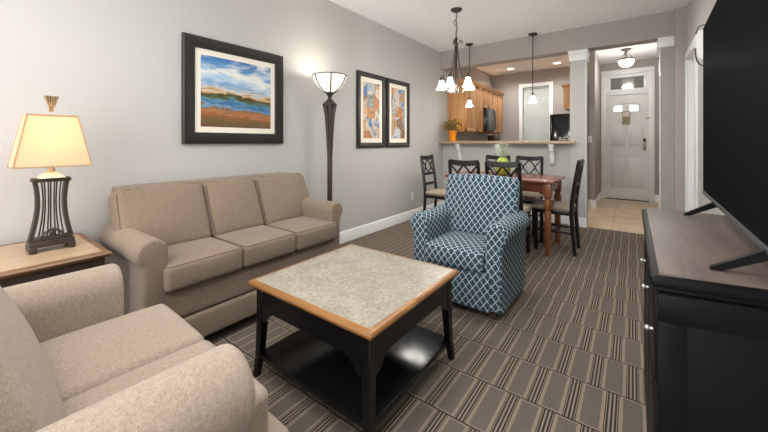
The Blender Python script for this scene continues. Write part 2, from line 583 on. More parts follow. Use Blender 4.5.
# ------------------------------------------------------------------ the room
XR = 3.075       # right wall
YB = 5.15        # half wall and beam face
mb = MB(); mb.box((-.1, -1.5, -.05), (3.2, 5.135, 0)); struct(mb, 'floor', M['carpet'])
mb = MB(); mb.box((-.1, 5.135, -.05), (3.2, 8.1, .0)); struct(mb, 'floor_tile', M['tile'])
mb = MB(); mb.box((-.1, -1.5, 2.63), (3.2, 5.05, 2.75)); struct(mb, 'ceiling', M['ceil'])
mb = MB(); mb.box((-.1, 5.25, 2.65), (2.0, 7.8, 2.75)); struct(mb, 'ceiling_kitchen', M['ceil'])
mb = MB(); mb.box((2.0, 5.25, 2.68), (3.2, 8.1, 2.78)); struct(mb, 'ceiling_hall', M['ceil'])
mb = MB(); mb.box((-.12, -1.5, 0), (0, 7.8, 2.75)); struct(mb, 'wall_left', M['wall'])
# right wall with a door opening y 4.28..4.92
mb = MB(); mb.box((XR, -1.5, 0), (3.2, 4.26, 2.75)); mb.box((XR, 4.93, 0), (3.2, 5.3, 2.75)); mb.box((XR, 4.26, 2.03), (3.2, 4.93, 2.75))
struct(mb, 'wall_right', M['wall'])
# rear wall behind the camera with a wide glazed opening
mb = MB(); mb.box((-.1, -1.5, 0), (.2, -1.4, 2.75)); mb.box((2.9, -1.5, 0), (3.2, -1.4, 2.75)); mb.box((.2, -1.5, 2.3), (2.9, -1.4, 2.75)); mb.box((.2, -1.5, 0), (2.9, -1.4, .2))
struct(mb, 'wall_rear', M['wall'])
# beam
mb = MB(); mb.box((0, 5.05, 2.338), (3.075, 5.25, 2.75)); struct(mb, 'beam', M['accent'])
# half wall under the bar
mb = MB(); mb.box((0, YB, 0), (1.914, YB + .12, 1.0935)); struct(mb, 'wall_bar', M['wall'])
# column
mb = MB(); mb.box((1.915, 5.085, 0), (2.105, 5.275, 2.34)); struct(mb, 'column', M['wall'])
mb = MB(); mb.box((1.895, 5.055, 2.295), (2.125, 5.3, 2.338), .004); mb.box((1.905, 5.07, 2.205), (2.115, 5.29, 2.3), .004)
struct(mb, 'trim_1', M['white'])
mb = MB(); mb.box((2.852, 5.06, 0), (3.075, 5.25, 2.34)); struct(mb, 'column.001', M['accent'])
mb = MB(); mb.box((2.828, 5.035, 2.22), (2.985, 5.26, 2.338), .004); struct(mb, 'trim_2', M['white'])
mb = MB(); mb.box((2.846, 5.055, 0), (2.853, 5.2, 2.22), .001); mb.box((2.099, 5.08, .1), (2.107, 5.085, 2.205), .001); struct(mb, 'trim_and_edge_glint', M['white'])  # pilaster edge strip; the column's white strip paints light caught on its corner
mb = MB(); mb.box((2.972, 4.965, 0), (3.075, 5.07, 2.63)); struct(mb, 'pilaster', M['accent'])
bpy.data.objects['pilaster'].name = 'column.002'
# kitchen back wall with window opening x .66..1.2, z 0.95..2.31
mb = MB(); mb.box((-.1, 7.65, 0), (.66, 7.8, 2.75)); mb.box((1.2, 7.65, 0), (2.08, 7.8, 2.75)); mb.box((.66, 7.65, 2.31), (1.2, 7.8, 2.75)); mb.box((.66, 7.65, 0), (1.2, 7.8, .95))
struct(mb, 'wall_kitchen', M['accent'])
# wall between kitchen and hall
mb = MB(); mb.box((1.98, 6.66, 0), (2.078, 7.8, 2.75)); struct(mb, 'wall_hall', M['accent'])
# entry wall with doorway x 2.165..2.835, z..2.44
mb = MB(); mb.box((2.0, 7.97, 0), (2.165, 8.1, 2.78)); mb.box((2.835, 7.97, 0), (3.2, 8.1, 2.78)); mb.box((2.165, 7.97, 2.44), (2.835, 8.1, 2.78))
struct(mb, 'wall_entry', M['accent'])
mb = MB(); mb.box((2.0, 7.78, 0), (2.078, 7.98, 2.78)); struct(mb, 'wall_hall.001', M['accent'])
mb = MB(); mb.box((3.03, 5.25, 0), (3.2, 8.0, 2.78)); struct(mb, 'wall_hall.002', M['accent'])


def base_prof(d=.016, h=.12):
    return [(0, 0), (d, 0), (d, h - .03), (d * .75, h - .018), (d * .75, h - .008), (d * .4, h), (0, h)]


def baseboard(name, p0, p1, side, h=.125):
    """runs p0->p1 in plan; side is the unit vector out of the wall"""
    mb = MB(); p0, p1, s = Vector(p0), Vector(p1), Vector(side)
    t = bmesh.new(); t.loops.layers.uv.new('UVMap')
    pr = base_prof(.016, h)
    A = [t.verts.new((p0.x + s.x * a, p0.y + s.y * a, b)) for a, b in pr]
    B = [t.verts.new((p1.x + s.x * a, p1.y + s.y * a, b)) for a, b in pr]
    for i in range(len(pr)):
        j = (i + 1) % len(pr); t.faces.new((A[i], A[j], B[j], B[i]))
    t.faces.new(A); t.faces.new(B[::-1]); bmesh.ops.recalc_face_normals(t, faces=t.faces[:])
    mb._merge(t); struct(mb, name, M['white'], None, 25)


baseboard('baseboard_left', (0, -1.4), (0, 5.15), (1, 0))
baseboard('baseboard_bar', (0, YB), (1.9, YB), (0, -1))
baseboard('baseboard_column', (1.9, 5.085), (2.11, 5.085), (0, -1))
baseboard('baseboard_hall', (2.078, 6.66), (2.078, 7.97), (1, 0), .14)
baseboard('baseboard_hall.001', (1.98, 6.66), (2.092, 6.66), (0, -1), .14)
baseboard('baseboard_hall.002', (3.03, 5.3), (3.03, 7.97), (-1, 0), .14)
baseboard('baseboard_entry', (2.92, 7.97), (3.03, 7.97), (0, -1), .14)
baseboard('baseboard_right', (XR, -1.4), (XR, 4.2), (-1, 0))

# entry door, transom and casing
mb = MB()
for x0, x1 in ((2.085, 2.168), (2.832, 2.92)): mb.box((x0, 7.945, 0), (x1, 7.975, 2.44), .004)
mb.box((2.085, 7.945, 2.44), (2.92, 7.975, 2.53), .005); mb.box((2.168, 7.955, 2.037), (2.832, 8.02, 2.092), .003)
struct(mb, 'trim_4', M['white'])
mb = MB(); mb.box((2.168, 7.985, 0.012), (2.832, 8.03, 2.035))
door = struct(mb, 'door_1', M['door'])
mb = MB()      # raised panels
YD = 7.985
for (x0, x1) in ((2.235, 2.475), (2.525, 2.765)):
    for (z0, z1) in ((.24, .82), (1.03, 1.47)):
        mb.box((x0, YD - .004, z0), (x1, YD + .01, z1), .003); mb.box((x0 + .03, YD - .009, z0 + .03), (x1 - .03, YD + .01, z1 - .03), .004)
# arched moulding over the lites
for xa, xb in ((2.235, 2.49), (2.51, 2.765)):
    pass
arc = [(2.5 - .265 * math.cos(PI * i / 16), YD - .004, 1.66 + .22 * math.sin(PI * i / 16)) for i in range(17)]
mb.tube(arc, .008, 6)
mb.build('panel', M['door'], door)
for i, (x0, x1) in enumerate(((2.29, 2.43), (2.54, 2.68))):
    mb = MB(); mb.box((x0, YD - .006, 1.71), (x1, YD + .004, 1.835)); g = mb.build('lite', M['lite'], door)
    g['label'] = 'bright glass lite with white muntins'
    mb = MB()
    for q in range(1, 3): mb.box((x0 + (x1 - x0) * q / 3 - .003, YD - .011, 1.71), (x0 + (x1 - x0) * q / 3 + .003, YD - .006, 1.835))
    mb.box((x0, YD - .011, 1.769), (x1, YD - .006, 1.775))
    for (a, b, c, d) in ((x0 - .012, x1 + .012, 1.698, 1.712), (x0 - .012, x1 + .012, 1.833, 1.847), (x0 - .012, x0 + .002, 1.7, 1.845), (x1 - .002, x1 + .012, 1.7, 1.845)):
        mb.box((a, YD - .014, c), (b, YD, d), .002)
    mb.build('muntin', M['door'], g)
mb = MB(); mb.box((2.745, YD - .014, .96), (2.795, YD, 1.20), .006); lk = mb.build('door_lock', M['nickel'], door); lk['label'] = 'nickel keypad lock plate'
mb = MB(); mb.box((2.75, YD - .018, 1.13), (2.79, YD - .012, 1.185), .003); mb.build('keypad', M['black'], lk)
mb = MB(); mb.tube([(2.77, YD - .01, 1.03), (2.77, YD - .055, 1.03), (2.74, YD - .06, 1.03), (2.665, YD - .06, 1.035)], .010, 8); mb.build('door_handle', M['chrome'], lk)
mb = MB(); mb.box((2.80, YD - .03, 1.555), (2.845, YD, 1.585), .004); mb.tube([(2.79, YD - .03, 1.57), (2.86, YD - .045, 1.57)], .008, 8); mb.build('swing_latch', M['nickel'], door)
for hz in (.3, 1.05, 1.78):
    mb = MB(); mb.box((2.160, YD - .012, hz - .05), (2.175, YD, hz + .05), .002); mb.build('hinge', M['nickel'], door)
mb = MB(); mb.box((2.168, 7.955, 0), (2.832, 8.03, .014)); mb.build('threshold', M['bronze'], door)
# notice hanging on the door
nt = thing('notice_card', 'small tan and white notice card hung below the white entry door lites', 'notice', (2.49, YD - .012, 1.46))
mb = MB(); mb.box((-.062, -.004, .0), (.062, .002, .155)); mb.build('notice_sheet', M['card'], nt)
mb = MB(); mb.box((-.058, -.006, .155), (.058, .0, .245)); mb.build('notice_header', M['cardw'], nt)
mb = MB(); mb.box((-.066, -.008, .242), (.066, .006, .252)); mb.box((-.066, -.007, .15), (-.058, 0, .25)); mb.box((.058, -.007, .15), (.066, 0, .25)); mb.build('notice_holder', M['bronze'], nt)
# transom
mb = MB(); mb.box((2.235, 7.985, 2.14), (2.765, 8.0, 2.385)); tr = struct(mb, 'window_2', M['transglass'])
mb = MB()
for a in ((2.168, 2.24, 2.15, 2.375), (2.76, 2.832, 2.15, 2.375), (2.168, 2.832, 2.093, 2.15), (2.168, 2.832, 2.375, 2.438)): mb.box((a[0], 7.962, a[2]), (a[1], 8.0, a[3]), .003)
mb.build('window_frame', M['white'], tr)

# door in the right wall
mb = MB(); mb.box((XR + .07, 4.27, .01), (XR + .105, 4.92, 2.018))
for z0, z1 in ((.2, .9), (1.02, 1.85)):
    for y0, y1 in ((4.33, 4.56), (4.63, 4.86)): mb.box((XR + .062, y0, z0), (XR + .08, y1, z1), .006)
struct(mb, 'door_2', M['door'])
mb = MB()
mb.box((XR - .018, 4.17, 0), (XR + .0, 4.268, 2.025), .004); mb.box((XR - .018, 4.922, 0), (XR + .0, 4.964, 2.025), .004); mb.box((XR - .018, 4.17, 2.025), (XR + .0, 4.964, 2.11), .004)
mb.box((XR + .001, 4.261, 0), (XR + .115, 4.268, 2.02)); mb.box((XR + .001, 4.922, 0), (XR + .115, 4.929, 2.02)); mb.box((XR + .001, 4.268, 2.02), (XR + .115, 4.922, 2.029))
struct(mb, 'trim_5', M['white'])

# kitchen window with blind
mb = MB()
for a in ((.59, .665, .95, 2.305), (1.195, 1.268, .95, 2.305), (.59, 1.268, 2.305, 2.38), (.57, 1.29, .88, .95)): mb.box((a[0], 7.625, a[2]), (a[1], 7.67, a[3]), .005)
mb.box((.661, 7.72, .951), (.69, 7.75, 2.309)); mb.box((1.17, 7.72, .951), (1.199, 7.75, 2.309)); mb.box((.69, 7.72, 1.6), (1.17, 7.75, 1.64))
w1 = struct(mb, 'window_1', M['white'])
mb = MB(); mb.box((.69, 7.734, .95), (1.17, 7.738, 2.31))
gk = NT('clear_glass', .02); gk.color((.95, .98, 1, 1)); gk.b.inputs['Transmission Weight'].default_value = 1; gk.b.inputs['Alpha'].default_value = .25
mb.build('window_pane', gk.m, w1)
bl = thing('window_blind', 'white horizontal slat blind lowered in the kitchen window', 'blind', (.93, 7.685, .96))
mb = MB()
for i in range(38):
    z = .03 + i * .0345
    mb.box((-.255, -.017, -.001), (.255, .017, .001), 0, 1, Matrix.Translation((0, 0, z)) @ Matrix.Rotation(math.radians(66), 4, 'X'))
mb.build('slats', M['blind'], bl)
mb = MB(); mb.box((-.26, -.022, 1.305), (.26, .022, 1.35), .004); mb.build('head_rail', M['blind'], bl)
mb = MB(); mb.box((-.257, -.014, 0), (.257, .014, .018), .003); mb.build('bottom_rail', M['blind'], bl)
mb = MB()
for x in (-.17, .17): mb.tube([(x, -.02, .01), (x, -.02, 1.31)], .0016, 5)
mb.build('ladder_cord', M['blind'], bl)

# wall plates
ot = thing('wall_outlet', 'white outlet plate low on the grey wall behind the dining chairs', 'outlet', (0, 4.16, .33))
mb = MB(); mb.box((0, -.036, -.058), (.006, .036, .058), .003); mb.build('cover_plate', M['plate'], ot)
mb = MB()
for z in (-.022, .022): mb.box((.005, -.014, z - .015), (.009, .014, z + .015), .003)
mb.build('socket', M['mat'], ot)
sw = thing('light_switch', 'white light switch plate on the hall wall end beside the column', 'switch', (2.0, 6.66, 1.17))
mb = MB(); mb.box((-.035, -.006, -.058), (.035, 0, .058), .003); mb.build('cover_plate', M['plate'], sw)
mb = MB(); mb.box((-.012, -.01, -.025), (.012, -.005, .025), .002); mb.build('rocker', M['mat'], sw)

# ------------------------------------------------------------------ upholstery


def arm_profile(r, cz, zb, w_in, w_out, cx=0.0):
    """roll on top of a panel; outline in (across, z), + is outward"""
    p = []
    a0, a1 = -48, 180
    for i in range(25):
        a = math.radians(a0 + (a1 - a0) * i / 24); p.append((cx + r * math.cos(a), cz + r * math.sin(a)))
    p = [q for q in p if q[0] >= cx - r * .985 or q[1] >= cz] if w_in >= r * .98 else p
    p += [(cx - w_in, cz - r * 1.15), (cx - w_in, zb), (cx + w_out, zb), (cx + w_out, cz - r * 1.15)]
    return p


def make_upholstered(t, mat, xs, arm_x, arm_r, arm_cz, front, back, seat_z, cush_h, seat_front, back_top, back_y0, back_y1, bth, zb, arm_front, bases, uvx=False, back_h_over=0, leg_mat=None, boxw=None, wings=False, pip=True, arm_gap=0.0, one_back=False, arm_dz=(0, 0)):
    """local frame: faces -y. xs: list of cushion edges; bases: list of (z0,z1,yfront)"""
    B = dict(boxuv=True) if uvx else {}
    x0, x1 = xs[0], xs[-1]
    # arms
    for s in (-1, 1):
        cz_ = arm_cz + arm_dz[(s + 1) // 2]
        mb = MB(); pr = [(s * a, b) for a, b in arm_profile(arm_r, cz_, zb, arm_r, arm_r * .55)]
        pr = [(s * arm_x + a, b) for a, b in pr]
        mb.prism(pr, arm_front, back - arm_gap, 'y', .022, seg=3)
        a = mb.build('arm', mat, t, 45, **B)
        if pip:
            mb = MB(); loop = [(s * arm_x + s * (q[0]) * .985, arm_front + .004, q[1]) for q in arm_profile(arm_r - .014, cz_, zb, arm_r - .014, arm_r * .55 - .014)][:25]
            mb.tube(loop, .0032, 6); mb.build('piping', mat, a)
    # base
    for z0, z1, yf in bases:
        mb = MB(); mb.rbox(((x0 + x1) / 2, (yf + back - .03) / 2, (z0 + z1) / 2), (x1 - x0 + .012 if boxw is None else boxw, back - .03 - yf, z1 - z0), .016, 4, 3, (0, .004, 0))
        mb.build('base_rail', mat, t, 60, **B)
    # frame back
    bw = min(2 * arm_x - .02, xs[-1] - xs[0] + 2 * wings - .05)
    mb = MB()
    prof = [(back_y1 + .02, zb + .02), (back, zb + .02), (back, back_top - .05), (back - .02, back_top - .02), (back_y1 + bth * .7, back_top - .02), (back_y1 + .03, back_top - .12)]
    mb.prism(prof, -bw / 2, bw / 2, 'x', .012)
    mb.build('back_frame', mat, t, 45, **B)
    # seat cushions
    for a, b in zip(xs, xs[1:]):
        c = ((a + b) / 2, (seat_front + back_y0 + .05) / 2, seat_z - cush_h / 2); sz = (b - a - .004, back_y0 + .05 - seat_front, cush_h)
        mb = MB(); mb.rbox(c, sz, .026, 7, 4, (.004, .010, .018)); s = mb.build('seat_cushion', mat, t, 60, **B)
        if pip:
            mb = MB()
            for off in (1, -1): mb.tube(piping_loop(c, sz, .026, 2, off), .0030, 6, True)
            mb.build('piping', M['pipe'], s)
    # back cushions
    lean = math.atan2(back_y1 - back_y0, back_top - seat_z)
    L = math.hypot(back_y1 - back_y0, back_top - seat_z)
    bx = [xs[0], xs[-1]] if one_back else list(xs)
    if wings: bx[0] -= wings; bx[-1] += wings
    for a, b in zip(bx, bx[1:]):
        mtx = Matrix.Translation(((a + b) / 2, back_y0, seat_z - .01)) @ Matrix.Rotation(-lean, 4, 'X') @ Matrix.Translation((0, bth / 2, L / 2))
        sz = (b - a - .004, bth, L)
        mb = MB(); mb.rbox((0, 0, 0), sz, .04, 7, 4, (.006, .03, .012), mtx); s = mb.build('back_cushion', mat, t, 60, **B)
        if pip:
            mb = MB(); mb.tube(piping_loop((0, 0, 0), sz, .04, 1, -1, mtx=mtx), .0034, 6, True); mb.build('piping', M['pipe'], s)


# three seat sofa along the left wall; faces +x
sofa = thing('sofa', 'long taupe three cushion sofa with rolled arms against the grey wall', 'sofa', (0.03, 1.2535, 0), PI / 2)
# local: x = along sofa (world +y), -y = front (world +x)
make_upholstered(sofa, M['sofa'], [-.585, -.175, .21, .60], .628, .071, .575, -.70, 0.0, .505, .135, -.735, .87, -.385, -.235, .15, .07, -.70,
                 [(.21, .37, -.70), (.065, .205, -.715)], wings=.08, arm_gap=.09)
mb = MB()
for x in (-.62, .62):
    for y in (-.62, -.08):
        mb = MB(); mb.box((x - .03, y - .03, 0), (x + .03, y + .03, .075)); mb.build('foot', M['black'], sofa)

# two seat sofa in front of the camera; faces +y
love = thing('loveseat', 'beige two cushion loveseat beside the end table, facing the black coffee table', 'sofa', (1.405, -.22, 0), PI - .036)
make_upholstered(love, M['love'], [-.395, -.01, .385], .468, .086, .568, -.635, 0.0, .47, .14, -.765, .88, -.408, -.235, .15, .05, -.635,
                 [(.06, .20, -.77), (.19, .33, -.82)], boxw=.79, pip=False, one_back=True, arm_dz=(.024, -.012))
mb = MB()
for x in (-.45, .45):
    for y in (-.58, -.08):
        mb = MB(); mb.box((x - .03, y - .03, 0), (x + .03, y + .03, .062)); mb.build('foot', M['black'], love)

# patterned armchair; faces -y
blue = thing('armchair', 'teal armchair with white trellis pattern facing the coffee table', 'armchair', (1.626, 2.66, 0), 0)
make_upholstered(blue, M['trellis'], [-.212, .212], .280, .073, .530, -.585, 0.0, .415, .13, -.615, .870, -.21, -.10, .10, .05, -.585,
                 [(.045, .285, -.60)], uvx=True, wings=.078, boxw=.50, pip=False)
for x in (-.26, .26):
    for y in (-.54, -.06):
        mb = MB(); mb.prism([(-.022, .065), (.022, .065), (.016, 0), (-.016, 0)], y - .02, y + .02, 'y', mtx=Matrix.Translation((x, 0, 0))); mb.build('foot', M['darkwood'], blue)

# ------------------------------------------------------------------ coffee table
ct = thing('coffee_table', 'square black coffee table with mottled stone top and honey wood edge', 'table', (1.4935, 1.2535, 0))
HX, HY, ZT = .3785, .3655, .46


def edge_frame(mb, hx, hy, w, z0, z1, prof):
    """mitred moulding: prof = list of (inset from outer edge, z)"""
    t = bmesh.new(); t.loops.layers.uv.new('UVMap'); rings = []
    for ins, z in prof:
        rings.append([t.verts.new((sx * (hx - ins), sy * (hy - ins), z)) for sx, sy in ((1, 1), (-1, 1), (-1, -1), (1, -1))])
    for i in range(len(rings)):
        a, b = rings[i], rings[(i + 1) % len(rings)]
        for k in range(4): t.faces.new((a[k], a[(k + 1) % 4], b[(k + 1) % 4], b[k]))
    bmesh.ops.recalc_face_normals(t, faces=t.faces[:]); mb._merge(t)


mb = MB(); mb.box((-HX + .023, -HY + .023, ZT - .03), (HX - .023, HY - .023, ZT)); mb.build('tabletop', M['stone'], ct)
mb = MB(); edge_frame(mb, HX, HY, .04, 0, 0, [(.024, ZT + .001), (.015, ZT + .001), (.005, ZT - .004), (0, ZT - .012), (.002, ZT - .022), (.010, ZT - .030), (.024, ZT - .030)])
mb.build('wood_edge', M['orange'], ct, 30)
ix, iy = HX - .028, HY - .028
for s in (-1, 1):
    def apron_prof(h):
        z1, z0 = ZT - .03, ZT - .135
        return [(-h, z1), (-h, z0 - .06), (-h + .05, z0 - .055), (-h + .09, z0 - .012), (-h + .12, z0), (h - .12, z0), (h - .09, z0 - .012), (h - .05, z0 - .055), (h, z0 - .06), (h, z1)]
    mb = MB(); mb.prism(apron_prof(ix - .01), s * iy - s * .022, s * iy - s * .004, 'y'); mb.build('apron', M['black'], ct)
    mb = MB(); mb.prism(apron_prof(iy - .01), s * ix - s * .022, s * ix - s * .004, 'x'); mb.build('apron', M['black'], ct)
for sx in (-1, 1):
    for sy in (-1, 1):
        mb = MB(); t = bmesh.new(); t.loops.layers.uv.new('UVMap')
        rings = []
        for z, w, out in ((ZT - .03, .046, 0), (.28, .042, .0), (.10, .034, .004), (0, .028, .012)):
            x1, y1 = sx * (ix + out), sy * (iy + out); x0, y0 = x1 - sx * w, y1 - sy * w
            rings.append([t.verts.new(p) for p in ((x0, y0, z), (x1, y0, z), (x1, y1, z), (x0, y1, z))])
        for a, b in zip(rings, rings[1:]):
            for k in range(4): t.faces.new((a[k], a[(k + 1) % 4], b[(k + 1) % 4], b[k]))
        t.faces.new(rings[0]); t.faces.new(rings[-1]); bmesh.ops.recalc_face_normals(t, faces=t.faces[:])
        bmesh.ops.bevel(t, geom=[e for e in t.edges], offset=.003, segments=1, affect='EDGES')
        mb._merge(t); mb.build('leg', M['black'], ct)
mb = MB(); mb.box((-ix + .004, -iy + .004, .085), (ix - .004, iy - .004, .108), .004); mb.build('shelf', M['black'], ct)

# ------------------------------------------------------------------ end table and its lamp
et = thing('end_table', 'low wooden end table with pale top carrying the lit lamp by the wall', 'table', (.31, .18, 0))
mb = MB(); mb.box((-.27, -.29, .575), (.27, .305, .598)); mb.build('tabletop', M['etop'], et)
mb = MB(); edge_frame(mb, .285, .322, .04, 0, 0, [(.03, .600), (.016, .600), (.005, .596), (0, .589), (.004, .58), (.014, .572), (.03, .572)]); mb.build('wood_edge', M['oak_edge'], et, 30)
mb = MB(); mb.box((-.262, -.30, .47), (.262, .30, .575), .004); mb.build('apron', M['darkwood'], et)
for sx in (-1, 1):
    for sy in (-1, 1):
        mb = MB(); mb.box((sx * .24 - .022, sy * .26 - .022, 0), (sx * .24 + .022, sy * .26 + .022, .5), .004); mb.build('leg', M['darkwood'], et)
mb = MB(); mb.box((-.25, -.27, .13), (.25, .27, .15), .003); mb.build('shelf', M['darkwood'], et)

tl = thing('table_lamp', 'lit table lamp with tapered cream shade and slatted dark base', 'lamp', (.31, .333, .6))
# local: width along y
for s in (-1, 1):
    mb = MB(); mb.box((-.062, s * .067 - .013, 0), (.058, s * .067 + .013, .03), .003); mb.build('foot', M['bronze'], tl)
mb = MB(); mb.box((-.05, -.078, .022), (.05, .078, .05), .003); mb.box((-.036, -.07, .049), (.036, .07, .06), .002); mb.build('base_bar', M['bronze'], tl)
for s in (-1, 1):       # curved side posts
    mb = MB()
    for i in range(12):
        yy = lambda q: s * (.071 - .024 * math.sin(PI * (q / 12) * .78))
        z0, z1 = .055 + .275 * i / 12, .055 + .275 * (i + 1) / 12
        a, b = yy(i), yy(i + 1); w = .0075
        mb.prism([(a - w, z0), (a + w, z0), (b + w, z1), (b - w, z1)], -.022, .022, 'x')
    mb.build('post', M['bronze'], tl)
mb = MB()
for k in range(-3, 4):
    mb.tube([(.008 if k % 2 else -.008, k * .0135 * (1.12 - .42 * math.sin(PI * (i / 10) * .78)) , .055 + .275 * i / 10) for i in range(11)], .0030, 6)
mb.build('slats', M['bronze'], tl)
mb = MB(); mb.tube([(.034, -.045 + .09 * i / 8, .062 + .04 * math.sin(PI * i / 8)) for i in range(9)], .006, 6); mb.ball((.034, 0, .085), .014, (.5, 1, 1)); mb.build('fan_ornament', M['bronze'], tl)
mb = MB(); mb.box((-.036, -.068, .328), (.036, .068, .347), .004); mb.build('top_bar', M['bronze'], tl)
mb = MB(); mb.lathe([(.066, .347), (.06, .352), (.05, .36), (.03, .37), (.014, .378), (0, .378)], 4, square=True); mb.build('cap', M['ivory'], tl)
mb = MB(); mb.lathe([(.014, .376), (.016, .38), (.010, .40), (.010, .47), (.0, .47)], 12); mb.build('neck', M['nickel'], tl)
# shade: square frustum, open at both ends
mb = MB(); t = bmesh.new(); t.loops.layers.uv.new('UVMap')


def shade_rings(hb, wb, ht, wt, z0, z1):
    return [[(sx * a, sy * b, z) for sx, sy in ((1, 1), (-1, 1), (-1, -1), (1, -1))] for a, b, z in ((hb, wb, z0), (ht, wt, z1))]


HB, WB, HTp, WT, Z0, Z1 = .085, .134, .055, .088, .404, .648
o_ = shade_rings(HB, WB, HTp, WT, Z0, Z1)
rv = [[t.verts.new(p) for p in r] for r in o_]
for k in range(4): t.faces.new((rv[0][k], rv[0][(k + 1) % 4], rv[1][(k + 1) % 4], rv[1][k]))
bmesh.ops.recalc_face_normals(t, faces=t.faces[:])
bmesh.ops.solidify(t, geom=t.faces[:], thickness=.0025)
mb._merge(t); sh = mb.build('shade', M['shade'], tl, 20)
mb = MB()
for r in o_:
    mb.tube(r + [r[0]], .0042, 6)
for k in range(4): mb.tube([o_[0][k], o_[1][k]], .003, 6)
M['shadetrim'] = plain('shade_trim_braid', (176, 146, 110), .8)
mb.build('trim_braid', M['shadetrim'], sh)
mb = MB(); mb.lathe([(.008, .46), (.02, .49), (.028, .53), (.02, .565), (0, .575)], 14); mb.build('bulb', plain('lit_bulb', (255, 240, 210), .4, 0, .3, (255, 216, 160), 14), tl)
mb = MB(); mb.tube([(0, -WT, Z1), (0, WT, Z1)], .002, 5); mb.tube([(0, 0, .57), (0, 0, .675)], .004, 6); mb.build('harp', M['nickel'], tl)
mb = MB(); mb.lathe([(.010, .668), (.012, .672), (.010, .69), (.014, .70), (.034, .742), (.030, .742), (.0, .72)], 4, square=True)
for k in range(-2, 3): mb.tube([(.012, k * .004, .69), (.026, k * .011, .744)], .0035, 5)
mb.build('finial', plain('antique_gold_finial', (140, 118, 88), .5, .3), tl)
bulb('table_lamp_light', (.31, .333, 1.17), 3.4, (1, .84, .70), .025)

# ------------------------------------------------------------------ floor lamp
fl = thing('floor_lamp', 'tall dark floor lamp with glowing glass bowl beside the taupe sofa', 'lamp', (.27, 2.245, 0))
mb = MB(); mb.lathe([(0, 0), (.14, 0), (.14, .012), (.125, .022), (.05, .035), (.03, .06), (0, .06)], 28); mb.build('base', M['bronze'], fl)
mb = MB(); mb.lathe([(.026, .04), (.025, .5), (.026, 1.0), (.030, 1.2), (.042, 1.38), (.062, 1.47), (0, 1.47)], 4, square=True, mtx=Matrix.Rotation(.35, 4, 'Z')); mb.build('column', M['darkwood'], fl)
mb = MB()
for k in range(8):
    a = 2 * PI * k / 8 + .2
    mb.tube([(.060 * math.cos(a), .060 * math.sin(a), 1.47), (.044 * math.cos(a), .044 * math.sin(a), 1.38), (.031 * math.cos(a), .031 * math.sin(a), 1.2), (.022 * math.cos(a), .022 * math.sin(a), 1.0)], [.007, .007, .006, .004], 6)
mb.build('flutes', M['bronze'], fl)
mb = MB(); mb.lathe([(0, 1.465), (.068, 1.465), (.07, 1.48), (.055, 1.495), (.03, 1.52), (.016, 1.54), (.022, 1.56), (.03, 1.575), (.05, 1.592), (0, 1.60)], 20); mb.build('collar', M['bronze'], fl)
bowlp = [(.03, 1.59), (.075, 1.612), (.115, 1.65), (.145, 1.70), (.160, 1.752)]
mb = MB(); mb.lathe(bowlp + [(.155, 1.752), (.138, 1.70), (.108, 1.655), (.07, 1.618), (.03, 1.597)], 32); bw = mb.build('lamp_shade', M['bowl'], fl); bw['label'] = 'glowing cream glass bowl'
mb = MB()
for k in range(6):
    a = 2 * PI * k / 6 + .35
    mb.tube([((r + .002) * math.cos(a), (r + .002) * math.sin(a), z) for r, z in bowlp], .006, 6)
mb.tube([(.161 * math.cos(2 * PI * k / 40), .161 * math.sin(2 * PI * k / 40), 1.754) for k in range(40)], .005, 6, True)
mb.build('rib', M['bronze'], bw)
bulb('floor_lamp_light', (.27, 2.245, 1.73), 3.8, (1, .95, .88), .05)

# ------------------------------------------------------------------ pictures on the left wall


def picture(name, label, y0, y1, z0, z1, fw, mw, art, group=None, ftop=None):
    yc, zc = (y0 + y1) / 2, (z0 + z1) / 2; hy, hz = (y1 - y0) / 2, (z1 - z0) / 2
    p = thing(name, label, 'picture', (0, yc, zc), 0, group)
    mb = MB(); t = bmesh.new(); t.loops.layers.uv.new('UVMap'); rings = []
    for ins, x in ((0, .002), (0, .026), (.008, .034), (fw * .45, .036), (fw * .75, .028), (fw - .004, .026), (fw, .020), (fw, .002)):
        rings.append([t.verts.new((x, sy * (hy - ins), sz * (hz - ins))) for sy, sz in ((1, 1), (-1, 1), (-1, -1), (1, -1))])
    for i in range(len(rings)):
        a, b = rings[i], rings[(i + 1) % len(rings)]
        for k in range(4): t.faces.new((a[k], a[(k + 1) % 4], b[(k + 1) % 4], b[k]))
    bmesh.ops.recalc_face_normals(t, faces=t.faces[:]); mb._merge(t)
    mb.build('frame', M['frame'], p, 25)
    mb = MB(); mb.box((.004, -hy + fw - .002, -hz + fw - .002), (.014, hy - fw + .002, hz - fw + .002)); mb.build('mat_board', M['mat'], p)
    ay, az = hy - fw - mw, hz - fw - mw * 1.05
    mb = MB(); mb.quad([(.0155, -ay, -az), (.0155, ay, -az), (.0155, ay, az), (.0155, -ay, az)])
    t2 = MB(); t2.box((.006, -ay, -az), (.0150, ay, az)); t2.build('backing', M['mat'], p)
    mb.build('painting', art, p)
    return p


picture('framed_picture', 'large black framed landscape painting of sky and shore above the sofa', 1.045, 1.896, 1.108, 1.905, .085, .042, M['landscape'])
picture('framed_picture', 'tall abstract picture in dark frame beside the glowing floor lamp', 2.93, 3.468, 1.055, 1.962, .058, .052, M['abs1'], 'pair of abstract pictures')
picture('framed_picture', 'tall abstract picture in dark frame nearer to the bar than its twin', 3.508, 4.052, 1.055, 1.962, .058, .052, M['abs2'], 'pair of abstract pictures')

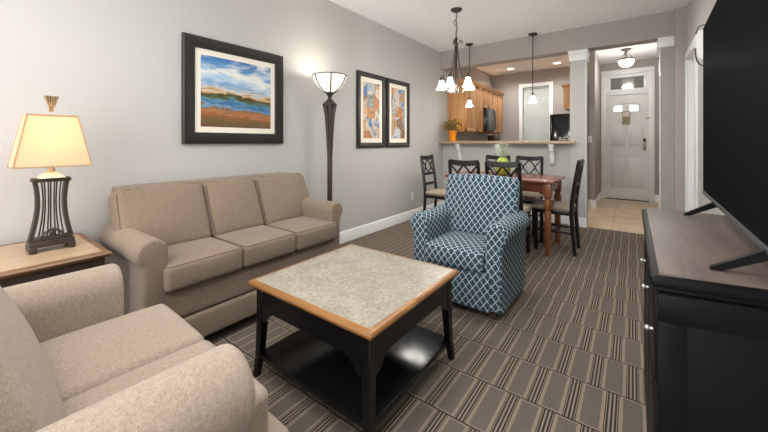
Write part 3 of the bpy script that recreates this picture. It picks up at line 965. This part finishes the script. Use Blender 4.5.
# ------------------------------------------------------------------ dining set
dt = thing('dining_table', 'cherry wood dining table with turned legs among black chairs', 'table', (1.415, 3.865, 0))
DX, DY = .575, .335
mb = MB(); mb.box((-DX, -DY, 0.714), (DX, DY, .742), .008, 3); mb.build('tabletop', M['table'], dt)
for s in (-1, 1):
    mb = MB(); mb.box((-DX + .06, s * (DY - .06) - .012, .62), (DX - .06, s * (DY - .06) + .012, .714)); mb.build('apron', M['table'], dt)
    mb = MB(); mb.box((s * (DX - .06) - .012, -DY + .06, .62), (s * (DX - .06) + .012, DY - .06, .714)); mb.build('apron', M['table'], dt)
legp = [(.02, 0), (.024, .03), (.03, .28), (.034, .42), (.024, .44), (.036, .47), (.04, .51), (.03, .54), (.024, .56), (.036, .575), (.036, .6), (0, .6)]
for sx in (-1, 1):
    for sy in (-1, 1):
        x, y = sx * (DX - .068), sy * (DY - .068)
        mb = MB(); mb.lathe(legp, 16, (x, y, 0)); mb.box((x - .036, y - .036, .59), (x + .036, y + .036, .714), .003); mb.build('leg', M['tablez'], dt)


def make_chair(label, loc, rz):
    """faces local +y; backrest at -y"""
    t = thing('dining_chair', label, 'chair', loc, rz, 'black cross back dining chairs')
    W = .152

    def backy(z): return -.175 if z < .45 else -.175 - .30 * (z - .45) ** 1.25 * .55
    for s in (-1, 1):
        mb = MB(); zs = [0, .2, .4, .5, .6, .7, .8, .88, .93]
        mb.tube([(s * (W - .0), backy(z) - (.03 * (1 - z / .4) if z < .4 else 0), z) for z in zs], [.017, .019, .021, .021, .02, .019, .018, .018, .017], 8); mb.build('leg', M['blackwood'], t)
        mb = MB(); mb.prism([(s * .138 - .02, .43), (s * .138 + .02, .43), (s * .138 + .013, 0), (s * .138 - .013, 0)], .135, .17, 'y'); mb.build('leg', M['blackwood'], t)
    mb = MB()
    mb.box((-.152, -.18, .385), (.152, .175, .43), .006); mb.build('seat_frame', M['blackwood'], t)
    mb = MB(); mb.rbox((0, .005, .45), (.335, .375, .05), .022, 5, 3, (0, 0, .014)); sc = mb.build('seat', M['seatfab'], t, 60)
    mb = MB()
    for zc, hgt in ((.912, .034),):
        n = 10
        for i in range(n):
            x0, x1 = -W + 2 * W * i / n, -W + 2 * W * (i + 1) / n
            crest = lambda x: .0 + .012 * (x / W) ** 2
            mb.prism([(x0, zc - hgt + crest(x0)), (x1, zc - hgt + crest(x1)), (x1, zc + hgt * .6 + crest(x1)), (x0, zc + hgt * .6 + crest(x0))], backy(zc) - .013, backy(zc) + .013, 'y')
    mb.build('top_rail', M['blackwood'], t)
    for z in (.695, .565):
        mb = MB(); mb.box((-W, backy(z) - .011, z - .017), (W, backy(z) + .011, z + .017), .003); mb.build('cross_rail', M['blackwood'], t)
    mb = MB()
    for x0, x1 in ((-W + .008, 0), (0, W - .008)):
        for a, b in ((x0, x1), (x1, x0)):
            pts = []
            for i in range(9):
                f = i / 8; z = .705 + .18 * f
                pts.append((a + (b - a) * (f + .06 * math.sin(2 * PI * f)), backy(z), z))
            mb.tube(pts, .0095, 6)
    mb.build('lattice', M['blackwood'], t)
    mb = MB()
    for s in (-1, 1): mb.box((s * .142 - .009, -.185, .2), (s * .142 + .009, .155, .225), .002)
    mb.box((-.142, -.02, .203), (.142, -.002, .223), .002)
    mb.build('stretcher', M['blackwood'], t)
    return t


ch = make_chair('black cross back chair at the table end by the grey wall', (.575, 4.0, 0), -PI / 2)
for lab, loc, rz in (
    ('black cross back chair behind the teal armchair, on its wall side', (1.215, 3.43, 0), 0.0),
    ('black cross back chair behind the teal armchair, in front of the pineapple', (1.605, 3.43, 0), 0.0),
    ('black cross back chair on the bar side, partly hidden by the pineapple', (1.105, 4.37, 0), PI),
    ('black cross back chair on the bar side, clear of the pineapple', (1.515, 4.37, 0), PI),
    ('black cross back chair at the table end facing the grey wall, seen side on', (1.93, 3.905, 0), PI / 2)):
    copy_thing(ch, lab, loc, rz)

# pineapple centrepiece
pa = thing('pineapple', 'green pineapple with spiky leaves standing on the dining table', 'fruit', (1.40, 3.87, .742))
mb = MB(); mb.lathe([(0, 0), (.045, .004), (.075, .04), (.086, .085), (.08, .13), (.062, .175), (.035, .2), (0, .205)], 20); mb.build('body', M['pine'], pa, 60)
mb = MB()
for ring, (n, tilt, L) in enumerate(((8, .75, .11), (7, .42, .17), (6, .22, .20), (3, .08, .21))):
    for k in range(n):
        a = 2 * PI * k / n + ring * .5; d = Vector((math.cos(a), math.sin(a), 0))
        pts = []
        for i in range(6):
            f = i / 5; out = math.sin(tilt) * L * (f + .35 * f * f); up = math.cos(tilt) * L * f
            pts.append(tuple(d * (.012 + out) + Vector((0, 0, .195 + up))))
        mb.tube(pts, [.011, .012, .010, .008, .005, .001], 5, flat=.35)
mb.build('leaves', M['pineleaf'], pa)

# ------------------------------------------------------------------ bar counter, corbels, flower pot
bc = thing('bar_counter', 'long tan granite bar top running from the wall to the column', 'counter', (0, 0, 0))
mb = MB(); mb.prism([(0, 4.985), (1.985, 4.985), (1.985, 5.05), (1.893, 5.05), (1.893, 5.42), (0, 5.42)], 1.094, 1.136, 'z', .006); mb.build('countertop', M['granite'], bc)
for x, lab in ((.33, 'white bracket under the bar top below the flower pot'), (.965, 'white bracket under the bar top behind the pineapple leaves'), (1.695, 'white bracket under the bar top at its column end')):
    cb = thing('corbel', lab, 'bracket', (x, YB, .80), 0, 'white brackets under the bar')
    pr = [(0, .268), (-.13, .268), (-.13, .25), (-.115, .225), (-.11, .20), (-.085, .18), (-.065, .15), (-.055, .10), (-.045, .07), (-.04, .03), (-.025, .01), (0, .0)]
    mb = MB(); mb.prism(pr, -.027, .027, 'x'); mb.build('body', M['white'], cb)
    mb = MB(); mb.box((-.036, -.142, .268), (.036, 0, .293), .003); mb.build('cap', M['white'], cb)
fp = thing('potted_flowers', 'orange pot of yellow and rust flowers at the wall end of the bar', 'plant', (.21, 5.08, 1.136))
mb = MB(); mb.lathe([(0, 0), (.048, 0), (.05, .01), (.066, .155), (.07, .16), (.068, .172), (.06, .172), (.058, .15), (0, .15)], 20); mb.build('pot', M['pot'], fp)
mb = MB(); mb.lathe([(0, .155), (.058, .152)], 16); mb.build('soil', M['soil'], fp)
rnd = random.Random(3)
lf, st = MB(), MB()


def rpoint(rmin=.3):
    while True:
        v = Vector((rnd.uniform(-1, 1), rnd.uniform(-1, 1), rnd.uniform(-.75, 1)))
        if rmin < v.length < 1: return Vector((v.x * .155, v.y * .155, .265 + v.z * .105))


for i in range(150):
    c = rpoint(.2); d = Vector((rnd.uniform(-1, 1), rnd.uniform(-1, 1), rnd.uniform(-.4, .8))).normalized()
    L = rnd.uniform(.035, .06); lf.tube([tuple(c + d * L * f) for f in (0, .3, .7, 1)], [.003, .011, .009, .001], 5, flat=.3)
for i in range(46):
    c = rpoint(.75)
    fm = MB(); fm.ball(c, rnd.uniform(.014, .022), (1, 1, .7), 8, 5); fm.build('flower', (M['leafrust'], M['petal'], M['petal'])[i % 3], fp)
for i in range(12):
    c = rpoint(.4); st.tube([(rnd.uniform(-.03, .03), rnd.uniform(-.03, .03), .15), tuple(c * .5 + Vector((0, 0, .12))), tuple(c)], .003, 5)
st.build('stems', M['leafdark'], fp); lf.build('leaves', M['leafdark'], fp)
sb = thing('countertop_box', 'small black box at the column end of the granite bar top', 'box', (1.80, 5.30, 1.136))
mb = MB(); mb.box((-.06, -.03, 0), (.06, .03, .05), .004); mb.build('body', M['fridge'], sb)
mb = MB(); mb.box((-.05, -.032, .008), (.05, -.029, .022)); mb.build('front_strip', M['card'], sb)

# ------------------------------------------------------------------ kitchen
CABG = 'honey wood wall cabinets'


def cabinet(label, y0, y1, z0, z1, end=False, ndoor=1):
    yc = (y0 + y1) / 2; h = (y1 - y0) / 2
    t = thing('wall_cabinet', label, 'cabinet', (0, yc, z0), 0, CABG); H = z1 - z0
    mb = MB(); mb.box((.002, -h + .001, 0), (.312, h - .001, H), .002); mb.build('body', M['cabx'], t)
    if end:
        mb = MB(); mb.box((.03, -h - .007, .05), (.285, -h + .003, H - .05), .004); mb.build('end_panel', M['cabx'], t)
    for i in range(ndoor):
        a = -h + .006 + (2 * h - .006) * i / ndoor; b = -h + (2 * h - .006) * (i + 1) / ndoor
        mb = MB(); w = .045
        for q in ((a, a + w, .008, H - .008), (b - w, b, .008, H - .008), (a, b, .008, .008 + w), (a, b, H - .008 - w, H - .008)): mb.box((.312, q[0], q[2]), (.332, q[1], q[3]), .002)
        mb.box((.312, a + w - .004, w), (.322, b - w + .004, H - w)); mb.box((.315, a + w + .02, w + .03), (.330, b - w - .02, H - w - .03), .006)
        d = mb.build('door', M['cabx'], t)
        mb = MB(); mb.ball((.340, b - .02 if i % 2 == 0 else a + .02, .06), .009); mb.build('knob', M['nickel'], d)
    mb = MB(); pr = [(0, 0), (.335, 0), (.345, .015), (.362, .04), (.372, .05), (.372, .06), (0, .06)]
    mb.prism(pr, -h - (.03 if end else 0), h, 'y', mtx=Matrix.Translation((.002, 0, H))); mb.build('crown_moulding', M['cabx'], t)
    return t


cabinet('honey wood wall cabinet with a broad end panel behind the flower pot', 5.33, 5.876, 1.30, 2.13, True, 1)
cabinet('narrow honey wood wall cabinet between end cabinet and microwave', 5.876, 6.16, 1.30, 2.13, False, 1)
cabinet('short honey wood wall cabinet directly above the microwave', 6.16, 6.74, 1.77, 2.13, False, 2)
cabinet('honey wood wall cabinet beyond the microwave, nearest the kitchen window', 6.74, 7.34, 1.30, 2.13, False, 2)
mw = thing('microwave', 'black microwave mounted under the short honey wood wall cabinet', 'microwave', (0, 6.45, 1.34))
mb = MB(); mb.box((.002, -.288, 0), (.36, .288, .428), .006); mb.build('body', M['micro'], mw)
mb = MB(); mb.box((.36, -.286, .01), (.385, .16, .42), .006); d = mb.build('door', M['micro'], mw)
mb = MB(); mb.box((.384, -.22, .08), (.388, .10, .36), .002); mb.build('glass', M['microglass'], d)
mb = MB(); mb.tube([(.386, .14, .05), (.415, .14, .07), (.415, .14, .36), (.386, .14, .38)], .008, 8); mb.build('handle', M['micro'], d)
mb = MB(); mb.box((.36, .165, .01), (.383, .286, .42), .004); mb.build('control_panel', M['microglass'], mw)
bs = thing('base_cabinet', 'low kitchen cabinet run along the wall below the microwave', 'cabinet', (0, 6.35, 0))
mb = MB(); mb.box((.002, -.95, .0), (.56, 1.0, .87), .003); mb.build('body', M['cabx'], bs)
mb = MB(); mb.box((.002, -.97, .87), (.6, 1.02, .905), .005); mb.build('countertop', M['granite'], bs)
cm = thing('coffee_maker', 'dark brown coffee maker on the kitchen counter under the microwave', 'coffee maker', (.32, 6.75, .905))
mb = MB(); mb.box((-.08, -.1, 0), (.12, .1, .03), .006); mb.box((-.08, -.1, .03), (-.01, .1, .28), .006); mb.box((-.08, -.1, .25), (.12, .1, .35), .01); mb.build('body', M['brownap'], cm)
mb = MB(); mb.lathe([(0, .032), (.055, .034), (.066, .08), (.06, .15), (.045, .19), (0, .19)], 18, (.055, 0, 0)); mb.build('carafe', M['microglass'], cm)
fr = thing('refrigerator', 'glossy black refrigerator past the bar beside the kitchen window', 'refrigerator', (1.695, 6.97, 0))
mb = MB(); mb.box((-.255, -.37, .02), (.28, .37, 1.62), .008); mb.build('body', M['fridge'], fr)
mb = MB(); mb.box((-.30, -.368, .05), (-.262, .368, 1.08), .01); d1 = mb.build('door', M['fridge'], fr)
mb = MB(); mb.box((-.30, -.368, 1.09), (-.262, .368, 1.615), .01); d2 = mb.build('door', M['fridge'], fr)
fc = thing('wall_cabinet', 'honey wood wall cabinet hung above the black refrigerator', 'cabinet', (1.98, 6.97, 1.70), 0, CABG)
mb = MB(); mb.box((-.345, -.36, 0), (-.002, .36, .40), .002); mb.build('body', M['cabx'], fc)
for a, b in ((-.355, -.003), (.003, .355)):
    mb = MB(); mb.box((-.365, a, .006), (-.346, b, .394), .003); mb.box((-.370, a + .05, .05), (-.36, b - .05, .35), .004); mb.build('door', M['cabx'], fc)
mb = MB(); mb.box((-.40, -.39, .40), (-.002, .39, .445), .008); mb.build('crown_moulding', M['cabx'], fc)

# ------------------------------------------------------------------ light fittings
for i, (x, y, lab) in enumerate(((.551, 7.15, 'round recessed ceiling light over the kitchen, on the microwave side'), (1.419, 7.15, 'round recessed ceiling light over the kitchen, on the column side'))):
    rc = thing('recessed_light', lab, 'ceiling light', (x, y, 2.65), 0, 'recessed kitchen lights')
    mb = MB(); mb.lathe([(.062, -.001), (.062, -.006), (.085, -.006), (.088, 0)], 28); mb.build('trim_ring', M['white'], rc)
    mb = MB(); mb.lathe([(0, -.004), (.062, -.004)], 28); mb.build('lens', M['glowdisc'], rc)

bell = [(.014, 0), (.022, -.006), (.028, -.03), (.036, -.06), (.05, -.09), (.062, -.105)]


def bell_shade(mb, c, s=1.0):
    mb.lathe([(r * s, z * s) for r, z in bell] + [(r * s - .004, z * s) for r, z in reversed(bell)], 20, c)


def pendant(label, x, y, zs):
    p = thing('pendant_light', label, 'pendant light', (x, y, 2.63), 0, 'pendant lights over the bar')
    mb = MB(); mb.lathe([(0, 0), (.06, 0), (.06, -.008), (.05, -.02), (.02, -.034), (0, -.034)], 22); mb.build('canopy', M['bronze'], p)
    top = zs + .13 - 2.63
    mb = MB(); mb.tube([(0, 0, -.03), (0, 0, top)], .006, 8); mb.build('stem', M['bronze'], p)
    mb = MB(); mb.lathe([(0, .02), (.014, .015), (.02, 0), (.02, -.02), (0, -.02)], 14, (0, 0, top)); mb.build('socket', M['bronze'], p)
    mb = MB(); bell_shade(mb, (0, 0, top - .012), .95); mb.build('lamp_shade', M['glow'], p)
    mb = MB(); mb.ball((0, 0, top - .06), .02, u=10, v=8); mb.build('bulb', M['glow'], p)
    bulb('pendant_bulb', (x, y, zs - .03), 2.6, (1, .95, .88), .03)


pendant('single pendant light hanging over the bar behind the chandelier', .575, 4.90, 1.65)
pendant('single pendant light hanging over the bar before the window blind', 1.475, 4.965, 1.655)

cd = thing('chandelier', 'bronze chandelier with five glowing bell shades above the dining table', 'chandelier', (.984, 3.532, 2.63))
mb = MB(); mb.lathe([(0, 0), (.065, 0), (.065, -.008), (.05, -.022), (.02, -.036), (0, -.036)], 22); mb.build('canopy', M['bronze'], cd)
mb = MB()
zc = -.036
for i in range(12):
    c = Vector((0, 0, zc - .013 - i * .023)); q = []
    for k in range(10):
        a = 2 * PI * k / 10; q.append((c.x + (.007 * math.cos(a) if i % 2 else 0), c.y + (0 if i % 2 else .007 * math.cos(a)), c.z + .016 * math.sin(a)))
    mb.tube(q, .0022, 5, True)
mb.build('chain', M['bronze'], cd)
mb = MB(); mb.tube([(.004 + .012 * math.sin(i * 1.3), .01 * math.cos(i * 1.1), -.03 - i * .03) for i in range(10)], .002, 5)
mb.tube([(-.008 - .03 * math.sin(PI * i / 8), 0, -.11 - .07 * i / 8) for i in range(9)], .003, 5); mb.build('cord', M['bronze'], cd)
mb = MB(); mb.lathe([(0, -.31), (.012, -.315), (.016, -.34), (.010, -.37), (.009, -.6), (.016, -.85), (.022, -.88), (.03, -.91), (.018, -.945), (.008, -.96), (0, -.965)], 14); mb.build('stem', M['bronze'], cd)
mb = MB()
for k in range(3):
    a = 2 * PI * k / 3 + .4; d = Vector((math.cos(a), math.sin(a), 0))
    mb.tube([tuple(d * (.012 + .055 * math.sin(PI * f * .9)) + Vector((0, 0, -.40 + .06 * f + .03 * math.sin(2 * PI * f)))) for f in [i / 10 for i in range(11)]], .004, 5)
mb.build('scroll', M['bronze'], cd)
for k in range(5):
    a = 2 * PI * k / 5 + math.radians(54.7); d = Vector((math.cos(a), math.sin(a), 0)); R = .168
    P = lambda r, z: tuple(d * r + Vector((0, 0, z)))
    path = bez(P(.012, -.40), P(.03, -.62), P(.05, -.72), P(.095, -.82), 8) + bez(P(.095, -.82), P(.12, -.885), P(.145, -.73), P(R, -.745), 8)[1:]
    mb = MB(); mb.tube(path, .0055, 6); mb.tube([P(R, -.745), P(R, -.775)], .007, 6)
    mb.tube(bez(P(.02, -.93), P(.07, -.98), P(.12, -.93), P(.105, -.84), 8), .004, 5)
    arm = mb.build('arm', M['bronze'], cd)
    c = P(R, -.79)
    mb = MB(); mb.lathe([(0, .02), (.016, .018), (.022, 0), (.022, -.012), (0, -.012)], 14, c); mb.build('socket', M['bronze'], arm)
    mb = MB(); bell_shade(mb, (c[0], c[1], c[2] - .006), 1.0); mb.build('lamp_shade', M['glow'], arm)
    mb = MB(); mb.ball((c[0], c[1], c[2] - .065), .024, u=10, v=8); mb.build('bulb', M['glow'], arm)
    bulb('chandelier_bulb', (.984 + c[0], 3.532 + c[1], 2.63 + c[2] - .16), 4.2, (1, .97, .93), .05)

hl = thing('ceiling_light', 'semi flush ceiling light with glowing white bowl before the entry door', 'ceiling light', (2.505, 6.9, 2.68))
mb = MB(); mb.lathe([(0, 0), (.07, 0), (.07, -.012), (.04, -.03), (.02, -.04), (0, -.04)], 22); mb.build('canopy', M['bronze'], hl)
mb = MB()
for k in range(3):
    a = 2 * PI * k / 3 + .3; d = Vector((math.cos(a), math.sin(a), 0))
    mb.tube(bez(tuple(d * .02 + Vector((0, 0, -.03))), tuple(d * .03 + Vector((0, 0, -.08))), tuple(d * .06 + Vector((0, 0, -.10))), tuple(d * .10 + Vector((0, 0, -.168))), 8), .006, 6)
mb.tube([(0, 0, -.03), (0, 0, -.15)], .008, 8); mb.build('arm', M['bronze'], hl)
mb = MB(); mb.lathe([(.095, -.165), (.118, -.168), (.124, -.18), (.115, -.19), (.095, -.186)], 32); mb.build('ring', M['bronze'], hl)
mb = MB(); mb.lathe([(.114, -.184), (.112, -.215), (.094, -.258), (.06, -.288), (0, -.30)], 32); mb.build('lamp_shade', M['glowhall'], hl)
bulb('hall_light_bulb', (2.505, 6.9, 2.32), 15, (1, .97, .93), .1)
bulb('hall_light_top', (2.505, 6.9, 2.58), .7, (1, .97, .93), .05)

# wall sconce beside the right wall door
sn = thing('wall_sconce', 'white glass wall sconce with dark scroll beside the television', 'sconce', (XR, 3.53, 1.85))
mb = MB(); mb.box((-.012, -.03, -.13), (0, .03, .12), .004); mb.build('backplate', M['bronze'], sn)
mb = MB(); mb.lathe([(0, -.10), (.022, -.095), (.036, -.05), (.042, .03), (.038, .10), (.03, .13), (0, .135)], 20, (-.045, 0, 0)); mb.build('lamp_shade', M['glow'] if False else plain('white_sconce_glass', (240, 238, 232), .3), sn)
mb = MB()
mb.tube(bez((-.01, 0, -.12), (-.04, 0, -.16), (-.095, 0, -.15), (-.092, 0, 0), 14), .005, 6)
mb.build('scroll', M['bronze'], sn)
mb = MB(); mb.tube(bez((-.005, -.02, .10), (-.02, -.03, .19), (-.08, -.01, .19), (-.09, .0, .11), 12), .004, 6); mb.build('hook', M['bronze'], sn)

# ------------------------------------------------------------------ dresser and television
dr = thing('dresser', 'black dresser with brown wood top under the television', 'dresser', (2.85, 1.56, 0))
# local x: -.222 front (room side) .. +.20 ; y -.5 .. +.5
tp = lambda a, b, c: [(-.222 + a, -.515 + b), (.205, -.43 + b), (.205, .515 - c), (-.222 + a, .515 - c)]
mb = MB(); mb.prism(tp(.016, .014, .012), .782, .80, 'z', .002); mb.build('top', M['dtop'], dr)
mb = MB(); mb.prism(tp(-.001, -.002, -.001), .764, .794, 'z', .010, seg=3); mb.prism(tp(.008, .010, .008), .754, .766, 'z', .003); mb.build('top_moulding', M['dresser'], dr)
mb = MB(); mb.prism(tp(.013, .016, .02), .06, .75, 'z', .003); mb.build('body', M['dresser'], dr)
mb = MB()
ang = math.atan2(.085, .427); R_ = Matrix.Translation((-.209, -.497, 0)) @ Matrix.Rotation(ang, 4, 'Z')
for a in ((.0, .055, .15, .68), (.365, .42, .15, .68), (.0, .42, .68, .748), (.0, .42, .06, .15)): mb.box((a[0], -.005, a[2]), (a[1], .004, a[3]), .002, mtx=R_)
mb.build('end_panel', M['dresser'], dr)
mb = MB(); mb.prism(tp(.008, .006, .012), 0, .065, 'z', .003); mb.build('plinth', M['dresser'], dr)
for (y0, y1) in ((-.485, -.17), (-.16, .155), (.165, .485)):
    mb = MB(); mb.box((-.214, y0, .52), (-.205, y1, .74), .003); d = mb.build('drawer', M['dresser'], dr)
    for f in (.3,):
        y = y0 + (y1 - y0) * f
        mb = MB(); mb.tube([(-.213, y, .61), (-.222, y, .61)], .004, 8); mb.ball((-.226, y, .61), .007, u=10, v=8); mb.build('knob', M['chrome'], d)
    mb = MB(); mb.box((-.214, y0, .08), (-.205, y1, .51), .003); mb.build('door', M['dresser'], dr)

tv = thing('television', 'large black flat television standing on two feet on the dresser', 'television', (2.862, 1.52, .80), math.radians(-1.7))
W_, Zb, Zt = .82, .062, .905
mb = MB(); mb.box((-.005, -W_, Zb), (.03, W_, Zt), .004); mb.box((.03, -.6, Zb + .05), (.06, .6, Zt - .25), .012); mb.build('body', M['tvframe'], tv)
mb = MB(); mb.box((-.007, -W_ + .008, Zb + .016), (-.003, W_ - .008, Zt - .008)); mb.build('screen', M['screen'], tv)
mb = MB(); mb.box((-.010, -W_, Zb - .004), (.028, W_, Zb + .012), .003); mb.build('bottom_bezel', M['tvedge'], tv)
for y in (-.355, .44):
    mb = MB(); mb.prism([(-.104, 0), (-.102, .007), (.0, Zb + .012), (.03, Zb + .012), (.02, Zb - .004), (-.086, 0)], y - .009, y + .009, 'y'); mb.prism([(.13, 0), (.02, Zb + .01), (-.01, Zb + .01), (.0, Zb - .008), (.11, 0)], y - .009, y + .009, 'y'); mb.build('leg', M['tvframe'], tv)
